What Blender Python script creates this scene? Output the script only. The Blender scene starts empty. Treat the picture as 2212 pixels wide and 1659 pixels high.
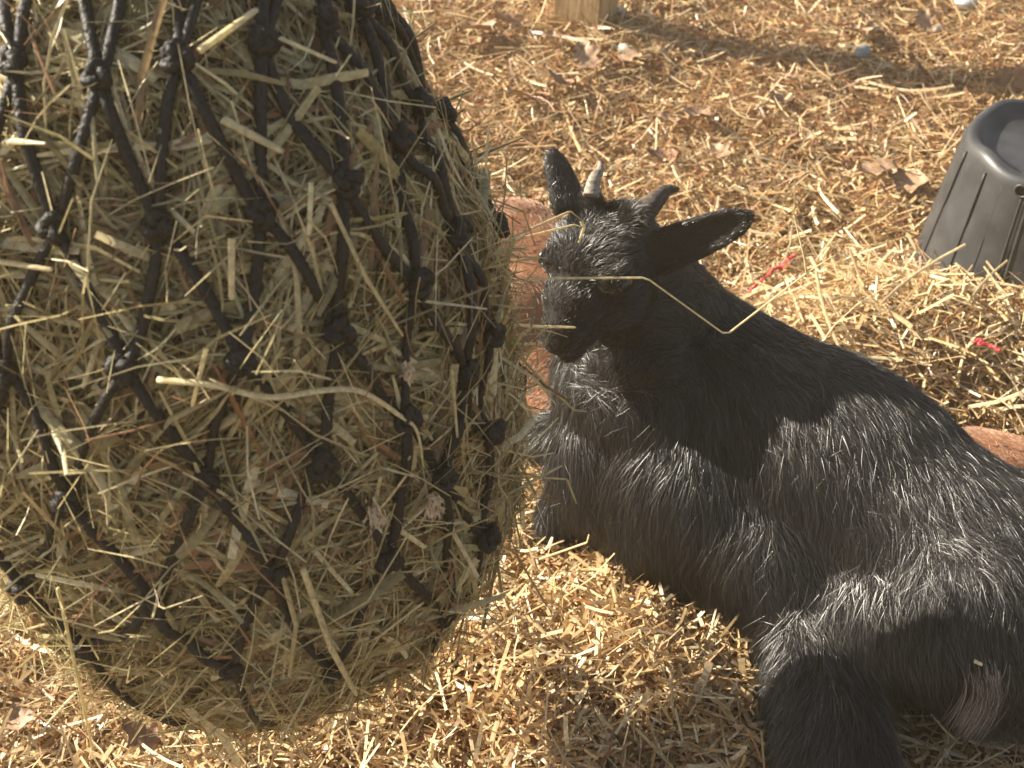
import bpy, bmesh, math, numpy as np
from mathutils import Vector, Matrix
rng = np.random.default_rng(7)
sc = bpy.context.scene
# ------------------------------------------------------------------ camera
CAM = np.array([0, 0, 1.1]); PITCH = math.radians(40)
R_ = np.array([1., 0, 0]); U_ = np.array([0, math.sin(PITCH), math.cos(PITCH)]); F_ = np.array([0, math.cos(PITCH), -math.sin(PITCH)])
cam = bpy.data.objects.new('camera', bpy.data.cameras.new('camera')); sc.collection.objects.link(cam); sc.camera = cam
cam.location = CAM; cam.rotation_euler = (math.radians(50), 0, 0)
cam.data.sensor_width = 36; cam.data.lens = 36 * 3000 / 2212; cam.data.clip_start = .05; cam.data.clip_end = 200
cam.data.dof.use_dof = True; cam.data.dof.focus_distance = 1.12; cam.data.dof.aperture_fstop = 13
# ------------------------------------------------------------------ light
SUN_AZ = math.radians(160)      # direction towards the sun, from +x counter-clockwise
SUN_EL = math.radians(28.5)
S = np.array([math.cos(SUN_EL) * math.cos(SUN_AZ), math.cos(SUN_EL) * math.sin(SUN_AZ), math.sin(SUN_EL)])
w = bpy.data.worlds.new('World'); sc.world = w; w.use_nodes = True
nt = w.node_tree; bg = nt.nodes['Background']; sky = nt.nodes.new('ShaderNodeTexSky')
sky.sky_type = 'NISHITA'; sky.sun_disc = False; sky.sun_elevation = SUN_EL; sky.sun_rotation = math.pi / 2 - SUN_AZ
nt.links.new(sky.outputs[0], bg.inputs[0]); bg.inputs[1].default_value = .06
sun = bpy.data.objects.new('sun', bpy.data.lights.new('sun', 'SUN')); sc.collection.objects.link(sun)
sun.data.energy = 5; sun.data.angle = math.radians(.5); sun.data.color = (1, .91, .76)
sun.rotation_euler = Vector(S).to_track_quat('Z', 'Y').to_euler()
sc.view_settings.view_transform = 'Standard'; sc.view_settings.look = 'None'; sc.view_settings.exposure = 1.74; sc.view_settings.gamma = 1
sc.cycles.max_bounces = 6; sc.cycles.transparent_max_bounces = 4

def W(px, py, d):   # point seen at photo pixel (2212 wide) at depth d along the view axis
    return CAM + d * (F_ + R_ * ((px - 1106) / 3000) + U_ * ((829.5 - py) / 3000))
def G(px, py, z=0.):
    d = F_ + R_ * ((px - 1106) / 3000) + U_ * ((829.5 - py) / 3000)
    return CAM + d * ((z - CAM[2]) / d[2])
def nrm(v):
    v = np.asarray(v, float); return v / np.maximum(np.linalg.norm(v, axis=-1, keepdims=True), 1e-9)
# ------------------------------------------------------------------ materials
def mat(name, base, rough=.6, spec=.4, **k):
    m = bpy.data.materials.new(name); m.use_nodes = True; b = m.node_tree.nodes['Principled BSDF']
    b.inputs['Base Color'].default_value = (*base, 1); b.inputs['Roughness'].default_value = rough
    b.inputs['Specular IOR Level'].default_value = spec
    return m
def ramp(n, stops):
    r = n.nodes.new('ShaderNodeValToRGB'); e = r.color_ramp.elements
    while len(e) < len(stops): e.new(.5)
    for i, (p, c) in enumerate(stops): e[i].position = p; e[i].color = (*c, 1)
    return r
def straw_mat(name, stops, rough=.42, trans=.25, spec=.5):
    m = mat(name, (.5, .4, .2), rough, spec); n = m.node_tree; b = n.nodes['Principled BSDF']
    a = n.nodes.new('ShaderNodeAttribute'); a.attribute_name = 'tone'
    r = ramp(n, stops); n.links.new(a.outputs['Fac'], r.inputs[0])
    tc = n.nodes.new('ShaderNodeTexCoord'); ns = n.nodes.new('ShaderNodeTexNoise'); ns.inputs['Scale'].default_value = 260; ns.inputs['Detail'].default_value = 2
    n.links.new(tc.outputs['Object'], ns.inputs[0])
    mr = n.nodes.new('ShaderNodeMapRange'); mr.inputs[1].default_value = .3; mr.inputs[2].default_value = .7; mr.inputs[3].default_value = .72; mr.inputs[4].default_value = 1.15
    n.links.new(ns.outputs['Fac'], mr.inputs[0])
    mx = n.nodes.new('ShaderNodeMix'); mx.data_type = 'RGBA'; mx.blend_type = 'MULTIPLY'; mx.inputs[0].default_value = 1
    n.links.new(r.outputs[0], mx.inputs[6]); n.links.new(mr.outputs[0], mx.inputs[7]); n.links.new(mx.outputs[2], b.inputs['Base Color'])
    if trans:
        t = n.nodes.new('ShaderNodeBsdfTranslucent'); n.links.new(mx.outputs[2], t.inputs[0]); s = n.nodes.new('ShaderNodeMixShader'); s.inputs[0].default_value = trans
        n.links.new(b.outputs[0], s.inputs[1]); n.links.new(t.outputs[0], s.inputs[2]); n.links.new(s.outputs[0], n.nodes['Material Output'].inputs[0])
    return m
M_STRAW = straw_mat('straw', [(0, (.12, .06, .03)), (.22, (.34, .15, .06)), (.45, (.46, .28, .12)), (.7, (.64, .46, .23)), (1, (.85, .72, .46))])
M_HAY = straw_mat('hay', [(0, (.14, .10, .045)), (.15, (.38, .21, .11)), (.3, (.24, .20, .09)), (.55, (.46, .39, .19)), (.8, (.66, .56, .30)), (1, (.85, .74, .44))], trans=.42)
def noise_mat(name, c1, c2, scale, rough=.8, bump=.3, spec=.3, detail=6, dist=0, vec=None):
    m = mat(name, c1, rough, spec); n = m.node_tree; b = n.nodes['Principled BSDF']
    tc = n.nodes.new('ShaderNodeTexCoord'); ns = n.nodes.new('ShaderNodeTexNoise'); ns.inputs['Scale'].default_value = scale; ns.inputs['Detail'].default_value = detail; ns.inputs['Distortion'].default_value = dist
    src = tc.outputs['Object']
    if vec:
        mp = n.nodes.new('ShaderNodeMapping'); mp.inputs['Scale'].default_value = vec; n.links.new(src, mp.inputs[0]); src = mp.outputs[0]
    n.links.new(src, ns.inputs[0]); r = ramp(n, [(.3, c1), (.7, c2)]); n.links.new(ns.outputs['Fac'], r.inputs[0]); n.links.new(r.outputs[0], b.inputs['Base Color'])
    bp = n.nodes.new('ShaderNodeBump'); bp.inputs['Strength'].default_value = bump; bp.inputs['Distance'].default_value = .003; n.links.new(ns.outputs['Fac'], bp.inputs['Height']); n.links.new(bp.outputs[0], b.inputs['Normal'])
    return m
M_GROUND = noise_mat('soil', (.12, .075, .04), (.27, .18, .10), 40, .95, 1)
M_SHADED_CORE = noise_mat('shaded_hay_core', (.02, .015, .008), (.07, .055, .025), 60, .9, 1)  # near-black: shade in the gaps between stems is put into this colour
M_CORD = noise_mat('black_cord', (.006, .0055, .005), (.020, .018, .016), 300, .5, .5, .25)
M_SKIN = mat('dark_skin', (.02, .017, .015), .7, .2)
M_TSKIN = mat('tan_skin', (.30, .13, .06), .8, .2)
M_HORN = noise_mat('horn', (.03, .024, .02), (.09, .072, .058), 120, .7, .5, .25, vec=(1, 1, 4))
M_EYE = mat('eye', (.012, .010, .008), .22, .5)
def fur_mat(name, stops, rough, spec, sheen=0):
    m = mat(name, (.02, .02, .02), rough, spec); n = m.node_tree; b = n.nodes['Principled BSDF']
    a = n.nodes.new('ShaderNodeAttribute'); a.attribute_name = 'tone'; r = ramp(n, stops); n.links.new(a.outputs['Fac'], r.inputs[0]); n.links.new(r.outputs[0], b.inputs['Base Color'])
    return m
M_FUR = fur_mat('black_fur', [(0, (.008, .006, .0045)), (.5, (.014, .011, .009)), (.85, (.032, .026, .023)), (.93, (.07, .055, .045)), (1, (.42, .38, .35))], .42, .95)
M_FUR.node_tree.nodes['Principled BSDF'].inputs['IOR'].default_value = 1.52
M_TFUR = fur_mat('tan_fur', [(0, (.32, .18, .115)), (1, (.58, .37, .25))], .5, .3)
# ------------------------------------------------------------------ mesh helpers
def mesh_from(name, V, Fq, Ft=None, tone=None, smooth=False):
    me = bpy.data.meshes.new(name); V = np.asarray(V, np.float32)
    nq = 0 if Fq is None else len(Fq); ntr = 0 if Ft is None else len(Ft)
    idx = np.concatenate([np.asarray(Fq, np.int32).ravel() if nq else np.zeros(0, np.int32), np.asarray(Ft, np.int32).ravel() if ntr else np.zeros(0, np.int32)])
    me.vertices.add(len(V)); me.vertices.foreach_set('co', V.ravel())
    me.loops.add(len(idx)); me.loops.foreach_set('vertex_index', idx)
    me.polygons.add(nq + ntr); st = np.concatenate([np.arange(nq) * 4, nq * 4 + np.arange(ntr) * 3]).astype(np.int32)
    me.polygons.foreach_set('loop_start', st)
    try: me.polygons.foreach_set('loop_total', np.concatenate([np.full(nq, 4), np.full(ntr, 3)]).astype(np.int32))
    except Exception: pass
    if tone is not None:
        a = me.attributes.new('tone', 'FLOAT', 'POINT'); a.data.foreach_set('value', np.asarray(tone, np.float32))
    me.update(calc_edges=True)
    if smooth: me.polygons.foreach_set('use_smooth', np.ones(nq + ntr, bool))
    return me
def obj(name, me, material=None, parent=None, **props):
    o = bpy.data.objects.new(name, me); sc.collection.objects.link(o)
    if material is not None and me is not None and not me.materials: me.materials.append(material)
    if parent is not None: o.parent = parent
    for k, v in props.items(): o[k] = v
    return o
def empty(name, loc, **props):
    o = bpy.data.objects.new(name, None); sc.collection.objects.link(o); o.location = loc; o.empty_display_size = .05
    for k, v in props.items(): o[k] = v
    bpy.context.view_layer.update(); return o
def strands(P, Wd, side, tone, name='strands', fold=0., smooth=True):
    """P (N,K,3) paths, Wd (N,K) half-widths, side (N,3) or (N,K,3); flat or V-folded blades"""
    N, K, _ = P.shape
    if side.ndim == 2: side = side[:, None, :]
    T = nrm(np.gradient(P, axis=1)); sd = nrm(side - (side * T).sum(-1, keepdims=True) * T)
    if fold:
        up = np.cross(T, sd)
        V = np.stack([P - sd * Wd[..., None], P + up * Wd[..., None] * fold, P + sd * Wd[..., None]], 2)   # N,K,3,3
        b = (np.arange(N)[:, None] * K + np.arange(K - 1)[None]) * 3
        q = np.stack([b, b + 1, b + 4, b + 3], -1).reshape(-1, 4); q2 = q + 1
        return mesh_from(name, V.reshape(-1, 3), np.concatenate([q, q2]), tone=np.repeat(tone, K * 3), smooth=smooth)
    V = np.stack([P - sd * Wd[..., None], P + sd * Wd[..., None]], 2)
    b = (np.arange(N)[:, None] * K + np.arange(K - 1)[None]) * 2
    q = np.stack([b, b + 1, b + 3, b + 2], -1).reshape(-1, 4)
    return mesh_from(name, V.reshape(-1, 3), q, tone=np.repeat(tone, K * 2), smooth=smooth)
def catmull(pts, n=8):
    p = np.asarray(pts, float); p = np.vstack([2 * p[0] - p[1], p, 2 * p[-1] - p[-2]]); out = []
    for i in range(1, len(p) - 2):
        t = np.linspace(0, 1, n, endpoint=False)[:, None]
        out.append(.5 * (2 * p[i] + (p[i + 1] - p[i - 1]) * t + (2 * p[i - 1] - 5 * p[i] + 4 * p[i + 1] - p[i + 2]) * t ** 2 + (3 * p[i] - p[i - 1] - 3 * p[i + 1] + p[i + 2]) * t ** 3))
    return np.vstack(out + [p[-2][None]])
def tube(path, rad, ns=10, twist=0, lobes=0, amp=0, cap=True, flat=1.):
    path = np.asarray(path, float); K = len(path); rad = np.broadcast_to(np.asarray(rad, float), (K,))
    T = nrm(np.gradient(path, axis=0)); up = np.array([0, 0, 1.]) if abs(T[0][2]) < .9 else np.array([1., 0, 0])
    n0 = nrm(np.cross(T[0], up)); Ns = [n0]
    for i in range(1, K):
        v = Ns[-1] - T[i] * np.dot(Ns[-1], T[i]); Ns.append(nrm(v))
    Ns = np.array(Ns); B = np.cross(T, Ns)
    L = np.concatenate([[0], np.cumsum(np.linalg.norm(np.diff(path, axis=0), axis=1))])
    a = np.linspace(0, 2 * np.pi, ns, endpoint=False)
    rr = rad[:, None] * (1 + amp * np.abs(np.sin(lobes * a[None] / 2 + twist * L[:, None])) - amp / 2 + amp * .5 * np.sin(-lobes * a[None] + twist * 1.7 * L[:, None])) if lobes else np.repeat(rad[:, None], ns, 1)
    V = path[:, None] + Ns[:, None] * (np.cos(a)[None] * rr)[..., None] + B[:, None] * (np.sin(a)[None] * rr * flat)[..., None]
    V = V.reshape(-1, 3); j = np.arange(ns); jn = (j + 1) % ns; b = (np.arange(K - 1) * ns)[:, None]
    q = np.stack([b + j, b + jn, b + ns + jn, b + ns + j], -1).reshape(-1, 4); t = np.zeros((0, 3), int)
    if cap:
        V = np.vstack([V, path[0], path[-1]]); c0, c1 = len(V) - 2, len(V) - 1; e = (K - 1) * ns
        t = np.concatenate([np.stack([np.full(ns, c0), jn, j], -1), np.stack([np.full(ns, c1), e + j, e + jn], -1)])
    return V, q, t
def join(parts):
    V, Q, T, o = [], [], [], 0
    for v, q, t in parts:
        V.append(v); Q.append(q + o); T.append(t + o); o += len(v)
    return np.vstack(V), np.vstack(Q), np.vstack(T)
def tri_noise(p, s, seed=0):     # cheap smooth noise -1..1
    r = np.random.default_rng(seed); o = 0
    for i in range(4):
        k = r.normal(0, 1, 3) * s * (1 + .5 * i); o = o + np.sin(p @ k + r.uniform(0, 6.28))
    return o / 2.6
# ------------------------------------------------------------------ ground
def gh(x, y):
    x = np.asarray(x, float); y = np.asarray(y, float)
    h = .010 * np.sin(7 * x + 1.3) * np.sin(6 * y + .4) + .006 * np.sin(17 * x - 9 * y) + .004 * np.sin(31 * y + 13 * x)
    h = h + .058 * np.exp(-(((x - .05) / .20) ** 2 + ((y - .84) / .14) ** 2)) * (1 + .25 * np.sin(40 * x + 25 * y))
    h = h + .088 * np.exp(-(((x - .53) / .26) ** 2 + ((y - 1.36) / .11) ** 2))
    return h
def ground():
    n = 260; u = np.linspace(-1, 1, n); g = np.sign(u) * (np.abs(u) * 2.2 + 57.8 * np.abs(u) ** 9); X, Y = np.meshgrid(g, g + 1.5)
    Z = gh(X, Y) * np.exp(-((X / 4) ** 2 + ((Y - 1.5) / 4) ** 2)) - .006
    V = np.stack([X, Y, Z], -1).reshape(-1, 3); b = (np.arange(n - 1)[:, None] * n + np.arange(n - 1)[None]).reshape(-1)
    obj('ground', mesh_from('ground', V, np.stack([b, b + 1, b + n + 1, b + n], -1), smooth=True), M_GROUND, kind='structure')
ground()

def litter(name, n, region, lens, wid, tones, pitch, lift, curve=.1, K=3, fold=0., mask=None, az=None, label=None, cat='straw', mt=None):
    x = rng.uniform(region[0], region[1], n); y = rng.uniform(region[2], region[3], n)
    if mask is not None:
        k = mask(x, y); x, y = x[k], y[k]; n = len(x)
    L = rng.lognormal(math.log(lens[0]), lens[1], n); a = rng.uniform(0, 2 * np.pi, n) if az is None else rng.normal(az[0], az[1], n)
    pt = np.abs(rng.normal(0, pitch, n)) * rng.choice([-1, 1], n)
    d = np.stack([np.cos(a) * np.cos(pt), np.sin(a) * np.cos(pt), np.sin(pt)], -1)
    c = np.stack([x, y, gh(x, y) + rng.uniform(0, 1, n) ** 1.3 * lift + np.abs(np.sin(pt)) * L * .35], -1)
    sd = np.stack([-np.sin(a), np.cos(a), np.zeros(n)], -1); perp = sd * rng.normal(0, curve, n)[:, None]; perp[:, 2] += rng.normal(0, curve * .5, n)
    s = np.linspace(-1, 1, K)
    P = c[:, None] + d[:, None] * (s[None, :, None] * L[:, None, None] / 2) - perp[:, None] * ((s ** 2)[None, :, None] * L[:, None, None] / 2)
    roll = rng.normal(0, .7, n); up = np.cross(d, sd); side = sd * np.cos(roll)[:, None] + up * np.sin(roll)[:, None]
    Wd = rng.lognormal(math.log(wid[0] / 2), wid[1], n)[:, None] * np.ones(K)[None]
    t = np.clip(tones(x, y, n), 0, 1)
    o = obj(name, strands(P, Wd, side, t, name, fold), mt or M_STRAW, kind='stuff', label=label, category=cat)
    return o
def tone_mix(x, y, n):
    far = np.clip((y - 1.45) / .5, 0, 1) * np.clip(1.2 - .3 * x, .6, 1)
    t = rng.normal(.72, .17, n); red = rng.random(n) < (.12 + .24 * far); t[red] = rng.normal(.25, .09, red.sum()); t -= .07 * far
    return t
vis = (-1.25, 1.6, .45, 3.3)
# all the loose bedding: short chopped straw, long stems and fine chaff
litter('straw_bedding', 190000, vis, (.029, .5), (.0021, .4), tone_mix, .28, .022, label='chopped golden straw bedding spread over the whole pen floor')
litter('straw_chaff', 110000, vis, (.011, .45), (.0023, .4), tone_mix, .4, .024, K=2, label='tiny pale flakes of straw chaff between the longer straw pieces', cat='chaff')
litter('pine_needles', 20000, (-1.25, 1.6, 1.3, 3.3), (.06, .35), (.0011, .2), lambda x, y, n: rng.normal(.27, .08, n), .2, .026, curve=.35, K=5,
       mask=lambda x, y: rng.random(len(x)) < np.clip((y - 1.3) / .7, .05, 1), label='rusty brown fallen pine needles scattered at the back of the pen', cat='pine needles')
litter('straw_pile', 26000, (-.3, .45, .5, 1.1), (.020, .5), (.0024, .4), lambda x, y, n: rng.normal(.62, .17, n), .5, .03, K=3, mask=lambda x, y: rng.random(len(x)) < np.exp(-((x - .06) / .22) ** 2 - ((y - .84) / .17) ** 2), label='deep golden heap of chopped straw in front of the black goat', cat='straw heap')
litter('long_straw', 5000, vis, (.075, .35), (.0026, .3), lambda x, y, n: rng.normal(.8, .12, n), .2, .03, curve=.15, K=5, fold=.5, label='longer pale straw stems lying over the chopped bedding')
# ------------------------------------------------------------------ hay net
C = np.array([-.193, .76, .415]); A_, CB, CT = .196, .216, .39
def lean(P):      # the full bag slumps to the left towards its top
    z = np.maximum(P[..., 2] - C[2], 0); Q = np.array(P, float); Q[..., 0] -= 0 * z ** 2 / (1 + z / .3); return Q
def unlean(P):
    z = np.maximum(P[..., 2] - C[2], 0); Q = np.array(P, float); Q[..., 0] += 0 * z ** 2 / (1 + z / .3); return Q
def bagr(u):
    c = np.where(u[..., 2] > 0, CT, CB); ax = A_ * (1 + .75 * np.clip(-u[..., 0], 0, 1) * np.clip(u[..., 2] + .05, 0, 1)); r = 1 / np.sqrt(u[..., 0] ** 2 / ax ** 2 + u[..., 1] ** 2 / A_ ** 2 + u[..., 2] ** 2 / c ** 2)
    return r * (1 + .020 * tri_noise(u, 5, 3) + .018 * tri_noise(u, 11, 4))
def onbag(u, off=0.):
    u = nrm(u); return lean(C + u * (bagr(u) + off)[..., None])
def bagnormal(P):
    d = unlean(P) - C; c = np.where(d[..., 2] > 0, CT, CB); return nrm(np.stack([d[..., 0] / A_ ** 2, d[..., 1] / A_ ** 2, d[..., 2] / c ** 2], -1))
def hitbag(px, py, off=0.):
    d = W(px, py, 1) - CAM; t = np.linspace(.45, 1.6, 1500); q = CAM + d * t[:, None]; v = unlean(q) - C; g = np.linalg.norm(v, axis=1) - bagr(nrm(v)) - off
    i = np.argmax(g < 0) if (g < 0).any() else np.argmin(g); return q[i]
def hay_strands(n, lens, wid, off, poke, tmean, K=6, fold=.45, curl=.25, flow=None):
    u = rng.normal(0, 1, (n, 3)); u = nrm(u * np.array([1, 1, 1.25])); P0 = onbag(u); N = bagnormal(P0)
    rd = rng.normal(0, .75, (n, 3)) + np.array([0, 0, .3]) + .9 * np.stack([tri_noise(P0, 16, 61), tri_noise(P0, 16, 62), tri_noise(P0, 16, 63)], -1); T = nrm(rd - (rd * N).sum(-1, keepdims=True) * N); B = np.cross(N, T)
    L = np.minimum(rng.lognormal(math.log(lens[0]), lens[1], n), .2); k = rng.normal(0, curl, n) / .1
    s = np.linspace(-.5, .5, K)[None] * L[:, None]
    Q = P0[:, None] + T[:, None] * s[..., None] + B[:, None] * (k[:, None] * s ** 2)[..., None]
    o0 = rng.uniform(off[0], off[1], n); sl = rng.normal(0, poke, n)
    v = unlean(Q) - C; ln = np.linalg.norm(v, axis=-1); uu = v / ln[..., None]
    rad = bagr(uu) + np.minimum(.034, o0[:, None] + sl[:, None] * s + np.maximum(0, np.sign(sl)[:, None] * s - .25 * L[:, None]) * np.abs(sl)[:, None] * 1.5)
    P = lean(C + uu * rad[..., None])
    roll = rng.normal(0, .6, n); side = B * np.cos(roll)[:, None] + N * np.sin(roll)[:, None]
    tw = rng.normal(0, .6, (n, 1, 1)) * np.linspace(-1, 1, K)[None, :, None]; side = side[:, None] + N[:, None] * tw
    prof = np.interp(np.linspace(0, 1, K), [0, .12, .8, 1], [.75, 1, .9, .35])
    Wd = rng.lognormal(math.log(wid[0] / 2), wid[1], n)[:, None] * prof[None]
    tn = np.clip(rng.normal(tmean, .24, n), 0, 1); rd_ = rng.random(n) < .10; tn[rd_] = rng.normal(.15, .04, rd_.sum())
    return P, Wd, side, tn
net = empty('hay_net', tuple(C + [0, 0, -CB]), label='black knotted cord hay net, bulging and full, hanging at the left beside the black goat', category='hay net')
OFF = -(C + np.array([0, 0, -CB]))
# hay core + strands
def build_hay():
    n, m = 72, 60; th = np.linspace(0, 2 * np.pi, n, endpoint=False); ph = np.linspace(.02, np.pi - .02, m)
    T, Pp = np.meshgrid(th, ph); u = np.stack([np.sin(Pp) * np.cos(T), np.sin(Pp) * np.sin(T), np.cos(Pp)], -1).reshape(-1, 3)
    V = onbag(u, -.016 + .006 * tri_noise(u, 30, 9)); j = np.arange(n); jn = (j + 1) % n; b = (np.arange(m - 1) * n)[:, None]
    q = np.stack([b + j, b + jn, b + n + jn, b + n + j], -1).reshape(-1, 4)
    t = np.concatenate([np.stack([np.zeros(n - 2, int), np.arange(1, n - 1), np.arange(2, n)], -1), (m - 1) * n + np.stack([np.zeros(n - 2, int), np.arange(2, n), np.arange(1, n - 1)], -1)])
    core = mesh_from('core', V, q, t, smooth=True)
    hay = obj('hay', core, M_SHADED_CORE, kind='stuff', label='dry green-gold meadow hay packed inside the black hay net', category='hay')
    a = hay_strands(21000, (.065, .5), (.0021, .5), (-.022, .003), .07, .5)
    b_ = hay_strands(19000, (.045, .4), (.0010, .3), (-.014, .001), .12, .55, fold=0.)
    c_ = hay_strands(2600, (.085, .35), (.0042, .35), (-.006, .003), .10, .66)
    d_ = hay_strands(4000, (.07, .4), (.0012, .3), (-.004, .007), .36, .65, curl=.5)
    for i, (g, f, nm) in enumerate(((a, .45, 'hay_stems'), (b_, 0., 'fine_hay'), (c_, .45, 'broad_hay_blades'), (d_, .4, 'loose_hay_wisps'))):
        obj(nm, strands(*g, nm, f), M_HAY, parent=hay, kind='stuff')
build_hay()
KN = {'a': [(35, 135), (215, 165), (385, 128), (565, 92), (700, 45), (770, 10)],
      'b': [(-60, 480), (120, 490), (345, 485), (565, 460), (745, 395), (862, 300), (905, 225)],
      'c': [(15, 800), (270, 795), (522, 780), (728, 712), (902, 610), (985, 500)],
      'd': [(-80, 1080), (150, 1080), (445, 1035), (695, 1000), (875, 905), (1003, 805), (1060, 720)],
      'e': [(50, 1270), (330, 1305), (590, 1235), (840, 1205), (955, 1030), (1060, 930)],
      'f': [(180, 1400), (500, 1440), (715, 1450), (960, 1330), (1050, 1160)],
      'z': [(35, -190), (195, -170), (355, -190), (535, -200), (650, -210), (720, -200)]}
def build_net():
    cords = []; kn = {}
    for r, L in KN.items():
        kn[r] = [hitbag(px, py, .007) for px, py in L]
    def link(p, q, sag=0.):
        n = 5; t = np.linspace(0, 1, n)[:, None]; x = p * (1 - t) + q * t; v = unlean(x) - C; u = nrm(v)
        r = np.maximum(bagr(u) + .005 + rng.normal(0, .0013, n) , 0); bow = nrm(np.cross(q - p, u[2])) * (rng.normal(0, .0035) * np.sin(np.pi * t))
        y = lean(C + u * r[:, None]) + bow; cords.append(y)
    E = [('z', 'a', [(0, 0), (1, 1), (1, 0), (2, 1), (2, 2), (3, 2), (3, 3), (4, 3), (4, 4), (5, 4), (5, 5)]),
         ('a', 'b', [(0, 0), (0, 1), (1, 1), (1, 2), (2, 2), (2, 3), (3, 3), (3, 4), (4, 4), (4, 5), (5, 5), (5, 6)]),
         ('b', 'c', [(0, 0), (1, 0), (1, 1), (2, 1), (2, 2), (3, 2), (3, 3), (4, 3), (4, 4), (5, 4), (5, 5), (6, 5)]),
         ('c', 'd', [(0, 0), (0, 1), (1, 1), (1, 2), (2, 2), (2, 3), (3, 3), (3, 4), (4, 4), (4, 5), (5, 5), (5, 6)]),
         ('d', 'e', [(0, 0), (1, 0), (1, 1), (2, 1), (2, 2), (3, 2), (3, 3), (4, 3), (4, 4), (5, 4), (5, 5), (6, 5)]),
         ('e', 'f', [(0, 0), (1, 0), (1, 1), (2, 1), (2, 2), (3, 2), (3, 3), (4, 3), (4, 4), (5, 4)])]
    for r, s, L in E:
        for i, j in L: link(kn[r][i], kn[s][j])
    bot = C + np.array([0.02, -.02, -CB - .003])
    for p in kn['f']: link(p, bot + rng.normal(0, .012, 3) * [1, 1, 0])
    top = lean(C + np.array([0, 0, CT + .01]))
    for p in kn['z']: link(p, top)
    knots = [p for r in kn for p in kn[r]]
    # the far side of the bag: a regular diamond grid over the angles the camera-side knots leave free
    zr = [.32, .24, .16, .07, -.03, -.13, -.19]; prev = None
    for ri, z in enumerate(zr):
        row = []
        for k in range(11):
            an = math.radians(8 + 196 * (k + (.5 if ri % 2 else 0)) / 11); r = A_ * math.sqrt(max(0, 1 - (z / (CT if z > 0 else CB)) ** 2))
            row.append(onbag(np.array([[r * math.cos(an), r * math.sin(an), z]]), .004)[0])
        knots += row
        if prev is None:
            for p in row: link(p, top)
        else:
            for k in range(11):
                link(prev[k], row[k]); k2 = k + 1 if ri % 2 == 0 else k - 1
                if 0 <= k2 < 11: link(prev[k2 if ri % 2 == 0 else k], row[k if ri % 2 == 0 else k2])
        prev = row
    for p in row: link(p, bot)
    parts = [tube(catmull(c, 16), .0034 if c[2][2] > C[2] - .03 else .0029, 14, 700, 4, .13, flat=.8) for c in cords]
    V, q, t = join(parts); obj('netting', mesh_from('netting', V + OFF, q, t, smooth=True), M_CORD, net)
    rope = catmull([top, top + [0, 0, .2], top + [.01, 0, .7], top + [0, .01, 1.4]], 30)
    V, q, t = tube(rope, .009, 12, 260, 4, .25); obj('hanging_rope', mesh_from('hanging_rope', V + OFF, q, t, smooth=True), M_CORD, net)
    # knot: an overhand shaped lump of the same cord
    variants = []
    for s in range(3):
        r = np.random.default_rng(s); tt = np.linspace(0, 2 * np.pi, 60); k = np.stack([(np.sin(tt) + 2 * np.sin(2 * tt)) * .0036, (np.cos(tt) - 2 * np.cos(2 * tt)) * .0030, -np.sin(3 * tt) * .0034], -1)
        k2 = np.stack([np.cos(tt) * .0075, np.sin(tt) * .004 + .004 * s - .003, np.sin(tt * 2) * .003], -1)
        V, q, t = join([tube(k, .0047, 10, 420, 4, .25), tube(k2, .0045, 10, 420, 4, .25)]); me = mesh_from('knot', V, q, t, smooth=True); me.materials.append(M_CORD); variants.append(me)
    for i, p in enumerate(knots[:100]):
        o = obj('knot', variants[i % 3], None, net); N = bagnormal(p[None])[0]
        m = Vector(N).to_track_quat('Z', 'Y').to_matrix().to_4x4() @ Matrix.Rotation(rng.uniform(0, 6.28), 4, 'Z')
        o.matrix_local = Matrix.Translation(Vector(p + N * .003 + OFF)) @ m @ Matrix.Scale(rng.uniform(.62, .76) * (1 if p[2] > .40 else .74), 4)
build_net()
# ------------------------------------------------------------------ animals: blended solid body + combed fur
def capsule_pts(a, b, ra, rb, n=14, m=20, sq=None):
    """tapered capsule, closed"""
    a, b = np.asarray(a, float), np.asarray(b, float); ax = b - a; L = np.linalg.norm(ax); ax = ax / max(L, 1e-6)
    s = np.linspace(-1, 1, n)
    ph = np.linspace(-np.pi / 2, np.pi / 2, n); cen = np.where(ph[:, None] < 0, a, b); rr = np.where(ph < 0, ra, rb)
    x0 = nrm(np.cross(ax, [0, 0, 1.] if abs(ax[2]) < .9 else [1., 0, 0])); y0 = np.cross(ax, x0)
    th = np.linspace(0, 2 * np.pi, m, endpoint=False)
    V = cen[:, None] + ax * (np.sin(ph) * rr)[:, None, None] + (np.cos(ph) * rr)[:, None, None] * (np.cos(th)[None, :, None] * x0 + np.sin(th)[None, :, None] * y0)
    V = V.reshape(-1, 3); j = np.arange(m); jn = (j + 1) % m; bb = (np.arange(n - 1) * m)[:, None]
    q = np.stack([bb + j, bb + jn, bb + m + jn, bb + m + j], -1).reshape(-1, 4); return V, q, np.zeros((0, 3), int)
def ellipsoid(c, axes, rad):
    V, q, t = capsule_pts([0, 0, -1e-5], [0, 0, 1e-5], 1, 1, 18, 26); return np.asarray(c) + (V * np.asarray(rad)) @ np.asarray(axes), q, t
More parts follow.
